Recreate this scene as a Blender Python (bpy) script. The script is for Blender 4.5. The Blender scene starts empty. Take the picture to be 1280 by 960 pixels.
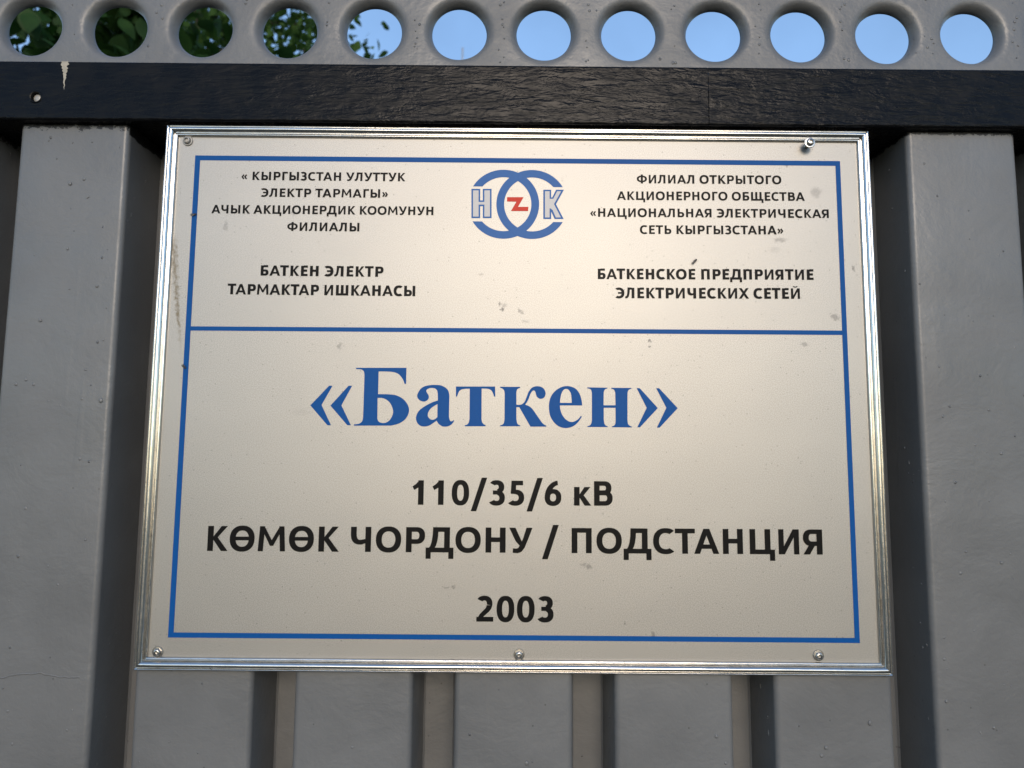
import bpy, bmesh, math, random
from mathutils import Vector, Matrix, noise
from mathutils.geometry import tessellate_polygon

R = math.radians
PI = math.pi
scene = bpy.context.scene
COL = scene.collection
rnd = random.Random(11)

# ------------------------------------------------------------------ camera
SIGN_Z = 1.60                      # height of the centre of the sign above the ground
SUN_EL, SUN_AZ = 19.0, 4.0        # sun behind the camera, to the right
cam_d = bpy.data.cameras.new('camera')
cam = bpy.data.objects.new('camera', cam_d)
COL.objects.link(cam)
cx = Vector((0.99996, -0.0019, 0.0083)); cu = Vector((-0.00845, -0.10409, 0.99453)); cf = Vector((0.00103, 0.99457, 0.10411))
m = Matrix((cx, cu, -cf)).transposed().to_4x4()
m.translation = Vector((-0.0038, -0.5844, SIGN_Z - 0.05644))
cam.matrix_world = m
cam_d.sensor_width = 36.0
cam_d.lens = 890 / 1280 * 36
cam_d.clip_start = 0.02
cam_d.clip_end = 3000
cam_d.dof.use_dof = True
cam_d.dof.focus_distance = 0.60
cam_d.dof.aperture_fstop = 9.0
scene.camera = cam

# ------------------------------------------------------------------ sky, sun, exposure
world = bpy.data.worlds.new('World')
scene.world = world
world.use_nodes = True
wn, wl = world.node_tree.nodes, world.node_tree.links
bg = wn['Background']
sky = wn.new('ShaderNodeTexSky')
sky.sky_type = 'NISHITA'
sky.sun_disc = False
sky.sun_elevation = R(SUN_EL)
sky.sun_rotation = R(180 - SUN_AZ)
sky.air_density = 1.0
sky.dust_density = 0.3
sky.ozone_density = 2.2
# thin high cloud whitens the blue a little, in soft uneven veils
wtc = wn.new('ShaderNodeTexCoord')
wno = wn.new('ShaderNodeTexNoise'); wno.inputs['Scale'].default_value = 4.5; wno.inputs['Detail'].default_value = 5
wl.new(wtc.outputs['Generated'], wno.inputs['Vector'])
wmr = wn.new('ShaderNodeMapRange'); wmr.inputs['From Min'].default_value = .35; wmr.inputs['From Max'].default_value = .7
wmr.inputs['To Min'].default_value = .0; wmr.inputs['To Max'].default_value = .12
wl.new(wno.outputs['Fac'], wmr.inputs['Value'])
wmx = wn.new('ShaderNodeMix'); wmx.data_type = 'RGBA'
wl.new(wmr.outputs['Result'], wmx.inputs['Factor'])
wl.new(sky.outputs['Color'], wmx.inputs[6]); wmx.inputs[7].default_value = (3.0, 5.4, 9.4, 1)
wl.new(wmx.outputs[2], bg.inputs['Color'])
bg.inputs['Strength'].default_value = 0.125

sun_d = bpy.data.lights.new('sun', 'SUN')
sun_d.energy = 1.05
sun_d.angle = R(24)
sun_d.color = (1.0, 0.83, 0.66)
sun = bpy.data.objects.new('sun', sun_d)
COL.objects.link(sun)
to_sun = Vector((math.sin(R(SUN_AZ)) * math.cos(R(SUN_EL)), -math.cos(R(SUN_AZ)) * math.cos(R(SUN_EL)), math.sin(R(SUN_EL))))
sun.rotation_euler = to_sun.to_track_quat('Z', 'Y').to_euler()
sun.location = (2, -4, 5)

scene.view_settings.view_transform = 'Standard'
scene.view_settings.look = 'None'
scene.view_settings.gamma = 1.0
scene.view_settings.use_curve_mapping = False
scene.view_settings.exposure = 0.92

# ------------------------------------------------------------------ node helpers
class NT:
    def __init__(s, name):
        s.m = bpy.data.materials.new(name)
        s.m.use_nodes = True
        s.n, s.l = s.m.node_tree.nodes, s.m.node_tree.links
        s.b = s.n['Principled BSDF']
    def new(s, t, **kw):
        n = s.n.new(t)
        for k, v in kw.items():
            setattr(n, k, v)
        return n
    def link(s, a, b):
        s.l.new(a, b)
    def val(s, sock, v):
        if hasattr(v, 'is_output') or isinstance(v, bpy.types.NodeSocket):
            s.l.new(v, sock)
        else:
            sock.default_value = v
    def math(s, op, a, b=0.0, c=None, clamp=False):
        n = s.new('ShaderNodeMath', operation=op, use_clamp=clamp)
        s.val(n.inputs[0], a); s.val(n.inputs[1], b)
        if c is not None:
            s.val(n.inputs[2], c)
        return n.outputs[0]
    def coord(s):
        return s.new('ShaderNodeTexCoord').outputs['Object']
    def xyz(s, v):
        n = s.new('ShaderNodeSeparateXYZ'); s.link(v, n.inputs[0]); return n.outputs
    def mapping(s, v, scale=(1, 1, 1), loc=(0, 0, 0)):
        n = s.new('ShaderNodeMapping'); s.link(v, n.inputs['Vector'])
        n.inputs['Scale'].default_value = scale; n.inputs['Location'].default_value = loc
        return n.outputs[0]
    def noise(s, v, scale, detail=3.0, rough=0.5, dist=0.0):
        n = s.new('ShaderNodeTexNoise'); s.link(v, n.inputs['Vector'])
        n.inputs['Scale'].default_value = scale; n.inputs['Detail'].default_value = detail
        n.inputs['Roughness'].default_value = rough; n.inputs['Distortion'].default_value = dist
        return n.outputs['Fac']
    def flat(s, v):      # unroll the upright sheet into two dimensions
        x, y, z = s.xyz(v); n = s.new('ShaderNodeCombineXYZ')
        s.link(s.math('MULTIPLY_ADD', y, 1.7, x), n.inputs[0]); s.link(z, n.inputs[1]); return n.outputs[0]
    def voro(s, v, scale, rand=1.0):
        n = s.new('ShaderNodeTexVoronoi', voronoi_dimensions='2D'); s.link(s.flat(v), n.inputs['Vector'])
        n.inputs['Scale'].default_value = scale; n.inputs['Randomness'].default_value = rand
        return n
    def ramp(s, f, lo, hi, to0=0.0, to1=1.0, smooth=True):
        n = s.new('ShaderNodeMapRange', interpolation_type='SMOOTHSTEP' if smooth else 'LINEAR')
        s.val(n.inputs['Value'], f)
        s.val(n.inputs['From Min'], lo); s.val(n.inputs['From Max'], hi)
        n.inputs['To Min'].default_value = to0; n.inputs['To Max'].default_value = to1
        return n.outputs['Result']
    def mix(s, f, a, b):
        n = s.new('ShaderNodeMix', data_type='RGBA')
        s.val(n.inputs['Factor'], f)
        for k, v in ((6, a), (7, b)):
            if isinstance(v, tuple):
                n.inputs[k].default_value = (*v, 1) if len(v) == 3 else v
            else:
                s.link(v, n.inputs[k])
        return n.outputs[2]
    def bump(s, h, strength, dist, prev=None):
        n = s.new('ShaderNodeBump')
        n.inputs['Strength'].default_value = strength; n.inputs['Distance'].default_value = dist
        s.link(h, n.inputs['Height'])
        if prev is not None:
            s.link(prev, n.inputs['Normal'])
        return n.outputs[0]
    def done(s, color=None, rough=None, metal=None, normal=None, spec=None):
        if color is not None:
            if isinstance(color, tuple): s.b.inputs['Base Color'].default_value = (*color, 1)
            else: s.link(color, s.b.inputs['Base Color'])
        if rough is not None: s.val(s.b.inputs['Roughness'], rough)
        if metal is not None: s.val(s.b.inputs['Metallic'], metal)
        if spec is not None: s.b.inputs['Specular IOR Level'].default_value = spec
        if normal is not None: s.link(normal, s.b.inputs['Normal'])
        return s.m

def grey_paint(name, chips, rough_coat=False):
    t = NT(name); c = t.coord(); X, Y, Z = t.xyz(c)
    big = t.noise(c, 9, 3)
    col = t.mix(t.ramp(big, .32, .68), (.106, .1075, .108), (.130, .132, .1325))
    # sparse droplets and grit caught in the paint
    vo = t.voro(t.mapping(c, (1, 1, .85)), 38)
    cell = t.xyz(vo.outputs['Color'])
    rad = t.math('MULTIPLY', t.ramp(cell[0], .82, 1.0, .25, 1, False), .052)
    drop = t.math('MULTIPLY', t.ramp(t.math('DIVIDE', vo.outputs['Distance'], t.math('ADD', rad, .0005)), 1.0, .2), t.math('GREATER_THAN', cell[0], .82))
    vo2 = t.voro(c, 60)
    speck = t.math('MULTIPLY', t.ramp(vo2.outputs['Distance'], .055, .025), t.math('GREATER_THAN', t.xyz(vo2.outputs['Color'])[1], .95))
    col = t.mix(t.math('MULTIPLY', speck, .75), col, (.05, .048, .045))
    brush = t.noise(t.mapping(c, (1, 1, .06)), 160, 2)
    peel = t.noise(c, 150, 2, .6)
    wrinkle = t.noise(t.mapping(c, (.8, .8, 1)), 21, 5, .66, .5)
    runs = t.ramp(t.noise(t.mapping(c, (1, 1, .10), (3, 1, 0)), 60, 1), .70, .78)
    n = t.bump(brush, .10, .0008)
    n = t.bump(peel, .32 if rough_coat else .22, .0012 if rough_coat else .0009, n)
    n = t.bump(wrinkle, .30, .0030, n)
    n = t.bump(runs, .10, .0012, n)
    n = t.bump(drop, .85, .0011, n)
    rough = t.ramp(t.noise(c, 22, 3), .3, .7, .36, .50)
    if chips:   # black paint from the rail smeared over the top of the left rib
        edge = t.math('ADD', t.math('MULTIPLY', t.noise(c, 210, 4, .75), .0105), t.math('MULTIPLY', t.noise(t.mapping(c, (1, 1, .2)), 70, 2), .004))
        h = t.math('SUBTRACT', chips, Z)
        flake = t.math('GREATER_THAN', t.noise(t.mapping(c, (.7, 1, 1)), 330, 3, .7), t.math('MULTIPLY_ADD', h, 42.0, .36))
        mask = t.math('MULTIPLY', flake, t.math('LESS_THAN', X, -.325))
        corner = t.math('MULTIPLY', t.math('LESS_THAN', h, t.math('ADD', .005, t.math('MULTIPLY', t.noise(c, 160, 2), .008))), t.math('LESS_THAN', t.math('ABSOLUTE', t.math('ADD', X, .3335)), .0024))
        thin = t.math('MULTIPLY', t.math('LESS_THAN', h, t.math('SUBTRACT', edge, .0048)), t.math('GREATER_THAN', X, -.325))
        mask = t.math('MAXIMUM', t.math('MAXIMUM', mask, corner), thin)
        col = t.mix(mask, col, (.006, .006, .007))
        # thin hairline crack across the left rib
        cz = t.math('ADD', SIGN_Z - .2315, t.math('MULTIPLY', t.math('SUBTRACT', t.noise(t.mapping(c, (1, 0, 0)), 30, 3), .5), .018))
        crack = t.math('MULTIPLY', t.ramp(t.math('ABSOLUTE', t.math('SUBTRACT', Z, cz)), .0007, .0002), t.math('LESS_THAN', X, -.345))
        col = t.mix(t.math('MULTIPLY', crack, .30), col, (.07, .07, .068))
        n = t.bump(crack, .5, .0006, n)
    return t.done(col, rough, normal=n)

def black_paint():
    t = NT('black_rail_paint'); c = t.coord()
    st = t.mapping(c, (.30, 1, 1))
    w = t.noise(st, 125, 4, .6, .7)
    w2 = t.noise(t.mapping(c, (.22, 1, 1), (2, 0, 0)), 200, 2, .5, .4)
    ridge = t.math('ABSOLUTE', t.math('SUBTRACT', w, .5))
    fine = t.noise(t.mapping(c, (.5, 1, 1)), 420, 2, .6)
    amt = t.ramp(t.xyz(c)[0], -.35, .15, .6, 1.0)
    h = t.math('MULTIPLY', t.math('ADD', t.math('MULTIPLY', ridge, 1.4), w2), amt)
    n = t.bump(h, .60, .0016)
    n = t.bump(fine, .10, .0004, n)
    blot = t.ramp(t.noise(c, 30, 4), .4, .75)
    col = t.mix(blot, (.0030, .0033, .0042), (.0056, .0055, .0056))
    vo = t.voro(t.mapping(c, (.6, 1, 1)), 55)
    chip = t.math('MULTIPLY', t.ramp(vo.outputs['Distance'], .07, .04), t.math('GREATER_THAN', t.xyz(vo.outputs['Color'])[0], .93))
    col = t.mix(chip, col, (.002, .002, .002))
    rough = t.ramp(t.noise(c, 60, 3), .3, .7, .20, .32)
    return t.done(col, rough, normal=n, spec=.11)

SMUDGES = [  # x mm, z mm, rx mm, rz mm, strength
    (-13.6, 72.2, 1.2, 2.2, .75), (-12.2, 67.6, 1.1, 2.0, .7), (-10.2, 70.5, 2.0, 2.6, .25), (2.6, 67.0, 2.0, 1.6, .4), (5.0, 64.4, 1.8, 1.8, .35),
    (-146.3, 35.5, 2.2, 3.4, .35), (110.8, 41.5, 1.0, 1.8, .6), (110.6, 37.0, 1.0, 1.4, .6), (-54, -160, 3.4, 1.2, .45), (-48.2, -158.9, 1.5, 1.5, .55),
    (60.2, -142.4, 3.2, 1.6, .45), (54.6, -141.4, 3.0, 1.8, .35), (230.8, 195.2, 5.0, 1.6, .45), (221.9, 128.8, 6.5, 2.6, .32), (217, 120, 5, 3, .1),
    (283, 105.2, 1.8, 2.6, .55), (253.8, 171, 5.0, 5.5, .28), (266, 63, 4.2, 2.8, .45), (240, 40, 4, 2, .3), (88.6, -186.5, 1.2, 1.2, .7), (110.7, -196.6, 1.6, 4.2, .6),
    (7.3, 57.0, 3, 2, .2), (-30.0, 97, 2, 2, .25), (-246, 137, 2.2, 4.5, .3), (-190, 148, 2, 3, .2), (-176, -20, 9, 3, .08)]

def sign_panel():
    t = NT('silver_sign_sheet'); c = t.coord()
    dv = t.new('ShaderNodeTexNoise'); t.link(c, dv.inputs['Vector']); dv.inputs['Scale'].default_value = 330; dv.inputs['Detail'].default_value = 3
    sub = t.new('ShaderNodeVectorMath', operation='SUBTRACT'); t.link(dv.outputs['Color'], sub.inputs[0]); sub.inputs[1].default_value = (.5, .5, .5)
    sc = t.new('ShaderNodeVectorMath', operation='SCALE'); t.link(sub.outputs[0], sc.inputs[0]); sc.inputs['Scale'].default_value = .0075
    ad = t.new('ShaderNodeVectorMath', operation='ADD'); t.link(c, ad.inputs[0]); t.link(sc.outputs[0], ad.inputs[1])
    X, Y, Z = t.xyz(ad.outputs[0])
    total = None
    for x, z, rx, rz, a in SMUDGES:
        dx = t.math('MULTIPLY_ADD', X, 1000 / rx, -x / rx); dz = t.math('MULTIPLY_ADD', Z, 1000 / rz, -z / rz)
        d = t.math('ADD', t.math('MULTIPLY', dx, dx), t.math('MULTIPLY', dz, dz))
        mk = t.ramp(d, 1.2, .1, 0, a)
        total = mk if total is None else t.math('MAXIMUM', total, mk)
    # grimy streak running down beside the left edge
    sz = t.math('MULTIPLY', t.math('SUBTRACT', .130, Z), 9.0, clamp=True)
    sx = t.math('ADD', -.2895, t.math('MULTIPLY', t.math('POWER', sz, 1.2), .0135))
    wd = t.math('MULTIPLY_ADD', t.math('SUBTRACT', 1.0, sz), .0026, .0010)
    sd = t.math('DIVIDE', t.math('ABSOLUTE', t.math('SUBTRACT', X, sx)), wd)
    along = t.math('MULTIPLY', t.ramp(Z, .022, .060), t.ramp(Z, .132, .112))
    streak = t.math('MULTIPLY', t.math('MULTIPLY', t.ramp(sd, 1.3, .2), along), t.ramp(t.noise(t.mapping(c, (1, 1, .6)), 420, 3, .7), .30, .66))
    grain = t.noise(c, 1500, 2, .7)
    cloud = t.noise(t.mapping(c, (.5, 1, 1)), 9, 4, .55)
    col = t.mix(t.ramp(grain, .36, .64), (.262, .251, .229), (.402, .384, .352))
    col = t.mix(t.math('MULTIPLY', t.ramp(cloud, .35, .75), .10), col, (.50, .48, .44))
    vo = t.voro(c, 95); cc = t.xyz(vo.outputs['Color'])
    fly = t.math('MULTIPLY', t.ramp(vo.outputs['Distance'], t.math('MULTIPLY_ADD', cc[1], .05, .03), .015), t.math('GREATER_THAN', cc[0], .945))
    vo2 = t.voro(c, 210); c2 = t.xyz(vo2.outputs['Color'])
    fly2 = t.math('MULTIPLY', t.ramp(vo2.outputs['Distance'], .13, .05), t.math('GREATER_THAN', c2[0], .95))
    dirt = t.math('MAXIMUM', t.math('MULTIPLY', fly, .6), t.math('MULTIPLY', fly2, .55))
    tex = t.ramp(t.noise(c, 600, 3, .7), .26, .52)
    dirt = t.math('MAXIMUM', dirt, t.math('MULTIPLY', total, tex))
    col = t.mix(dirt, col, (.060, .050, .040))
    col = t.mix(t.math('MULTIPLY', streak, .95), col, (.150, .115, .060))
    metal = t.math('MULTIPLY', t.math('SUBTRACT', 1.0, t.math('MAXIMUM', dirt, streak)), .78)
    n = t.bump(t.noise(c, 2200, 2, .6), .10, .0003)
    n = t.bump(t.noise(c, 14, 2), .10, .002, n)
    return t.done(col, t.ramp(grain, .3, .7, .45, .53), metal, n)

def plain(name, col, rough, metal=0.0, nscale=None, nstr=.2, ndist=.001, spec=None, vary=.0):
    t = NT(name); c = t.coord(); n = None
    if nscale:
        n = t.bump(t.noise(c, nscale, 3, .6), nstr, ndist)
    colr = col
    if vary:
        colr = t.mix(t.noise(c, (nscale or 40) * .4, 4), tuple(v * (1 - vary) for v in col), tuple(v * (1 + vary) for v in col))
    return t.done(colr, rough, metal, n, spec)

def polished():
    t = NT('polished_frame_metal'); c = t.coord()
    s = t.noise(c, 55, 4, .6)
    pit = t.noise(c, 700, 2, .6)
    col = t.mix(t.ramp(s, .35, .7), (.66, .64, .605), (.58, .56, .525))
    vo = t.voro(c, 120)
    dk = t.math('MULTIPLY', t.ramp(vo.outputs['Distance'], .10, .04), t.math('GREATER_THAN', t.xyz(vo.outputs['Color'])[0], .93))
    col = t.mix(t.math('MULTIPLY', dk, .7), col, (.10, .09, .08))
    n = t.bump(s, .015, .0010); n = t.bump(pit, .05, .0002, n)
    return t.done(col, t.ramp(pit, .3, .7, .17, .25), 1.0, n)

ZR0, ZR1 = SIGN_Z + .2272, SIGN_Z + .2800     # underside and top of the rail
M = dict(
    sheet=grey_paint('grey_sheet_paint', ZR0), strip=grey_paint('grey_strip_paint', None, True), rail=black_paint(),
    panel=sign_panel(), frame=polished(),
    blue=plain('blue_print', (.004, .066, .235), .42, 0, 900, .15, .0003, .09, .08),
    blue2=plain('emblem_blue_print', (.018, .100, .300), .42, 0, 900, .15, .0003, .16, .08),
    ink=plain('black_print', (.007, .0066, .0062), .38, 0, 900, .12, .0003, .07, .15),
    red=plain('red_print', (.520, .026, .010), .42, 0, 900, .15, .0003, .15, .08),
    silver=plain('emblem_silver_print', (.30, .30, .305), .5, .4, 900, .15, .0003, None, .06),
    screw=plain('screw_steel', (.46, .44, .41), .27, 1.0, 500, .25, .0004, None, .2),
    pale=plain('weathered_rivet_grey', (.30, .29, .27), .5, .3, 500, .3, .0004, None, .2),
    dark=plain('dark_steel', (.03, .03, .03), .4, .6, 500, .3, .0004, None, .2),
    fly=plain('insect_black', (.010, .008, .007), .5, 0, 900, .3, .0003, None, .2),
    wing=plain('insect_wing', (.030, .026, .024), .35, 0, 900, .3, .0003, None, .2),
    chip=plain('pale_chip', (.34, .31, .25), .8, 0, 400, .6, .0008, None, .35),
    bark=plain('tree_bark', (.055, .042, .032), .85, 0, 60, .8, .01, None, .4),
    mast=plain('galvanised_mast', (.30, .32, .35), .6, .3, 8, .2, .01, None, .1),
)

# ------------------------------------------------------------------ object helpers
def link(name, me, mat, parent=None, smooth=None):
    o = bpy.data.objects.new(name, me)
    COL.objects.link(o)
    if mat is not None: me.materials.append(mat)
    if parent is not None: o.parent = parent
    if smooth is not None:
        me.polygons.foreach_set('use_smooth', [True] * len(me.polygons))
        me.set_sharp_from_angle(angle=R(smooth))
    me.update()
    return o

def from_data(name, vs, fs, mat, parent=None, smooth=None):
    me = bpy.data.meshes.new(name)
    me.from_pydata(vs, [], fs)
    me.validate()
    return link(name, me, mat, parent, smooth)

def root(name, loc, label, cat, group=None):
    o = bpy.data.objects.new(name, None)
    COL.objects.link(o)
    o.empty_display_size = .1
    o.location = loc
    return tag(o, label, cat, group)

def tag(o, label, cat, group=None):
    o['label'] = label; o['category'] = cat
    if group: o['group'] = group
    return o

class MB:
    def __init__(s): s.v, s.f = [], []
    def add(s, vs, fs):
        b = len(s.v); s.v += [tuple(p) for p in vs]; s.f += [tuple(i + b for i in f) for f in fs]
    def loft(s, rings, closed=True, cap=False):
        n = len(rings[0]); b = len(s.v)
        for r in rings: s.v += [tuple(p) for p in r]
        for k in range(len(rings) - 1):
            for i in range(n if closed else n - 1):
                j = (i + 1) % n
                s.f.append((b + k * n + i, b + k * n + j, b + (k + 1) * n + j, b + (k + 1) * n + i))
        if cap:
            s.f.append(tuple(b + i for i in range(n))[::-1])
            s.f.append(tuple(b + (len(rings) - 1) * n + i for i in range(n)))
    def lathe_y(s, prof, cx, cz, n=32, a0=0.0):       # profile of (radius, y); axis along y
        s.loft([[(cx + r * math.cos(a0 + 2 * PI * i / n), y, cz + r * math.sin(a0 + 2 * PI * i / n)) for i in range(n)] for r, y in prof], True, True)
    def tube(s, pts, rads, n=7):
        rings = []
        for k, p in enumerate(pts):
            p = Vector(p); q = Vector(pts[min(k + 1, len(pts) - 1)]) - Vector(pts[max(k - 1, 0)])
            q.normalize(); a = q.orthogonal().normalized() if abs(q.z) > .95 else q.cross(Vector((0, 0, 1))).normalized(); b = q.cross(a)
            rings.append([p + rads[k] * (a * math.cos(2 * PI * i / n) + b * math.sin(2 * PI * i / n)) for i in range(n)])
        s.loft(rings, True, True)
    def build(s, name, mat, parent=None, smooth=None): return from_data(name, s.v, s.f, mat, parent, smooth)

# ------------------------------------------------------------------ ground
gv = [(-900, -900, 0), (900, -900, 0), (900, 900, 0), (-900, 900, 0)]
tg = NT('dry_ground'); gc = tg.coord()
gcol = tg.mix(tg.ramp(tg.noise(gc, .8, 6, .65), .35, .68), (.100, .092, .076), (.062, .066, .038))
ground = from_data('ground', gv, [(0, 1, 2, 3)], tg.done(gcol, .95, normal=tg.bump(tg.noise(gc, 30, 4), .5, .03)))
ground['kind'] = 'structure'

# ------------------------------------------------------------------ fence: profiled sheet, rail, perforated strip
fence = root('metal_fence', (0, 0, 0), 'grey ribbed sheet metal fence with black top rail and a row of round holes', 'fence')

PITCH, FACE, DEEP, SLOPE = .1275, .0935, .052, .0040
YF = .0042
def arc(c, r, a0, a1, n=6):
    return [(c[0] + r * math.cos(R(a0 + (a1 - a0) * i / n)), c[1] + r * math.sin(R(a0 + (a1 - a0) * i / n))) for i in range(n + 1)]

prof = []
K = 13
for k in range(-K, K + 1):
    c = k * PITCH + .0002
    hw = FACE / 2; rr = .0048; bw = PITCH / 2 - hw       # half the groove opening
    # left half groove, wall, rounded front corner, face, mirror
    gl = c - PITCH / 2; fl = c - hw
    wall_b = (fl - SLOPE, YF + DEEP)
    left = [(gl, YF + DEEP), (wall_b[0] - .0012, YF + DEEP), (wall_b[0] + .0004, YF + DEEP - .0016)]
    ang = math.degrees(math.atan2(DEEP, SLOPE))          # slope of the wall
    left += arc((fl + rr * .9, YF + rr), rr, 180 + (90 - ang) * -1 + 0, 270, 7)
    prof += left
    prof += [(c - hw * .45, YF), (c, YF), (c + hw * .45, YF)]
    prof += [(2 * c - x, y) for x, y in reversed(left)][:-1]
sm = MB()
zs = [0.06 + (ZR0 - 0.06) * i / 40 for i in range(41)]
rings = []
for z in zs:
    rings.append([(x, y + .0010 * noise.noise((x * 6, z * 4.5, 3)) + .0003 * noise.noise((x * 25, z * 14, 8)), z) for x, y in prof])
sm.loft(rings, closed=False)
# back skin 1 mm behind so that the sheet has thickness
sm.loft([[(x, y + .0012, z) for x, y in prof] for z in (zs[0], zs[-1])], closed=False)
def droplet(mb, x, y, z, r, ln, nrm, dep):
    """bead or run of dried paint standing on a surface whose outward normal is nrm (in plan)"""
    n_ = Vector((nrm[0], nrm[1], 0)).normalized(); s_ = Vector((-n_.y, n_.x, 0)); rings = []
    for q in range(5):
        a = PI / 2 * q / 4; rr = math.cos(a); hh = math.sin(a) * dep
        rings.append([Vector((x, y, z)) + n_ * (hh - .0002) + s_ * (r * rr * math.cos(2 * PI * i / 10)) + Vector((0, 0, 1)) * ((r * rr * math.sin(2 * PI * i / 10)) * (ln if math.sin(2 * PI * i / 10) > 0 else 1)) for i in range(10)])
    mb.loft(rings, True, False)
dr = random.Random(21)
for i in range(420):
    k = dr.choice((-3, -3, -3, -2, -1, 0, 1, 2, 3, 3, 3, -4, 4)); cc = k * PITCH
    r = dr.choice((.0006, .0007, .0009, .0012, .0015)) * dr.uniform(.8, 1.2)
    z = SIGN_Z + dr.uniform(-.36, .215)
    wall = dr.random()
    if wall < .76:
        droplet(sm, cc + dr.uniform(-.043, .043), YF, z, r, dr.choice((1, 1, 1.2, 1.8)), (0, -1), r * dr.uniform(.4, .8))
    else:
        sg = 1 if k < 0 else -1; f = dr.uniform(.12, .6)
        droplet(sm, cc + sg * (FACE / 2 + SLOPE * f), YF + DEEP * f, z, r * .8, dr.choice((1, 1, 1.3, 3)), (sg * DEEP, -SLOPE), r * .4)
sm.build('profiled_sheet', M['sheet'], fence, 40)

def holed_cell(mb, x0, x1, z0, z1, cxh, czh, prof_r, wob, n=72, back=0.0):
    """flat rectangle x0..x1, z0..z1 with a round hole; prof_r = rings of (radius, y) from the outside in"""
    angs = sorted(set([round(2 * PI * i / n, 6) for i in range(n)] + [round(math.atan2(z - czh, x - cxh) % (2 * PI), 6) for x in (x0, x1) for z in (z0, z1)]))
    rings = []
    out = []
    for a in angs:
        c, s = math.cos(a), math.sin(a); t = 1e9
        if c > 1e-9: t = min(t, (x1 - cxh) / c)
        if c < -1e-9: t = min(t, (x0 - cxh) / c)
        if s > 1e-9: t = min(t, (z1 - czh) / s)
        if s < -1e-9: t = min(t, (z0 - czh) / s)
        out.append((cxh + t * c, prof_r[0][1], czh + t * s))
    rings.append(out)
    for r, y in prof_r:
        rings.append([(cxh + r * (1 + wob(a, r)) * math.cos(a), y, czh + r * (1 + wob(a, r)) * math.sin(a)) for a in angs])
    mb.loft(rings, True)

# perforated strip
ps = MB()
YS = .0045
HP, HC, HZ = .0752, .0226, SIGN_Z + .3180
ZTOP = SIGN_Z + .385
first, last = -20, 20
for k in range(first, last + 1):
    hx = HC + k * HP
    hr = random.Random(k * 7 + 3)
    hz = HZ + hr.uniform(-.0005, .0005)
    ph = [hr.uniform(0, 2 * PI) for _ in range(4)]
    amp = [.006, .008, .005, .003] if k > -5 else [.014, .018, .014, .009]
    burr = [(hr.uniform(0, 2 * PI), hr.uniform(.05, .14), hr.choice((-1, -1, 1)) * hr.uniform(.012, .050)) for _ in range(5)]
    def wob(a, r):
        if r > .0262: return 0
        g = max(0, (.0262 - r) / .0026)
        w = sum(amp[i] * math.cos((i + 1) * a + ph[i]) for i in range(4)) * min(g, 1)
        if r < .0240:
            for b, wd, h in burr:
                d = (a - b + PI) % (2 * PI) - PI
                w += h * math.exp(-(d / wd) ** 2)
        return w
    pr = [(.0345, YS), (.0325, YS + .0001), (.0308, YS + .0003), (.0295, YS + .0007), (.0283, YS + .0013), (.0273, YS + .0022), (.0264, YS + .0034), (.0255, YS + .0050),
          (.0248, YS + .0067), (.0243, YS + .0083), (.0243, YS + .0098), (.0252, YS + .0098), (.0264, YS + .0074), (.0290, YS + .0034), (.0326, YS + .0020), (.0345, YS + .0016)]
    x0, x1 = HC + (k - .5) * HP, HC + (k + .5) * HP
    holed_cell(ps, x0, x1, ZR1, ZTOP, hx, hz, pr, wob)
XA, XB = HC + (first - .5) * HP, HC + (last + .5) * HP
# back face of the plain band above, and the folded top edge
ps.add([(XA, YS, ZTOP), (XB, YS, ZTOP), (XB, YS + .02, ZTOP + .002), (XA, YS + .02, ZTOP + .002)], [(0, 1, 2, 3)])
# beads of paint hanging on the strip, thickest below and above the holes
for i in range(150):
    k = dr.randint(-10, 8); off = dr.uniform(.46, .54) if dr.random() < .6 else dr.uniform(-.3, .3)
    z = SIGN_Z + dr.uniform(.283, .350)
    if abs(off) < .4: z = dr.choice((SIGN_Z + dr.uniform(.2815, .2835), SIGN_Z + dr.uniform(.353, .360)))
    droplet(ps, HC + (k + off) * HP, YS, z, dr.choice((.0006, .0008, .0011, .0014)), dr.choice((1, 1, 1.6)), (0, -1), .0008)
ps.build('perforated_strip', M['strip'], fence, 50)

# top rail: two lengths butted at a seam
def rail_piece(xa, xb, hole=None):
    mb = MB(); y0, y1 = -.0045, .0640; r = .0022
    loop = arc((y0 + r, ZR0 + r), r, 180, 270, 5) + arc((y1 - r, ZR0 + r), r, 270, 360, 5) + arc((y1 - r, ZR1 - r), r, 0, 90, 5) + arc((y0 + r, ZR1 - r), r, 90, 180, 5)
    nx = max(2, int((xb - xa) / .02))
    xs = [xa + (xb - xa) * i / nx for i in range(nx + 1)]
    rings = [[(x, y, z) for y, z in loop] for x in xs]
    mb.loft(rings, closed=False)
    za, zb = ZR0 + r, ZR1 - r
    if hole:
        hx, hz, hrd = hole
        c0, c1 = hx - .023, hx + .023
        mb.add([(xa, y0, za), (c0, y0, za), (c0, y0, zb), (xa, y0, zb)], [(0, 1, 2, 3)])
        mb.add([(c1, y0, za), (xb, y0, za), (xb, y0, zb), (c1, y0, zb)], [(0, 1, 2, 3)])
        holed_cell(mb, c0, c1, za, zb, hx, hz, [(hrd + .0016, y0), (hrd + .0008, y0 - .0006), (hrd, y0 - .0003), (hrd - .0003, y0 + .003)], lambda a, r: 0, 40)
    else:
        mb.add([(xa, y0, za), (xb, y0, za), (xb, y0, zb), (xa, y0, zb)], [(0, 1, 2, 3)])
    for x in (xa, xb):
        mb.add([(x, y, z) for y, z in loop], [tuple(range(len(loop)))])
    return mb
HOLE = (-.4118, SIGN_Z + .2472, .0042)
ra = rail_piece(-1.45, .1626, HOLE).build('top_rail', M['rail'], fence, 35)
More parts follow.
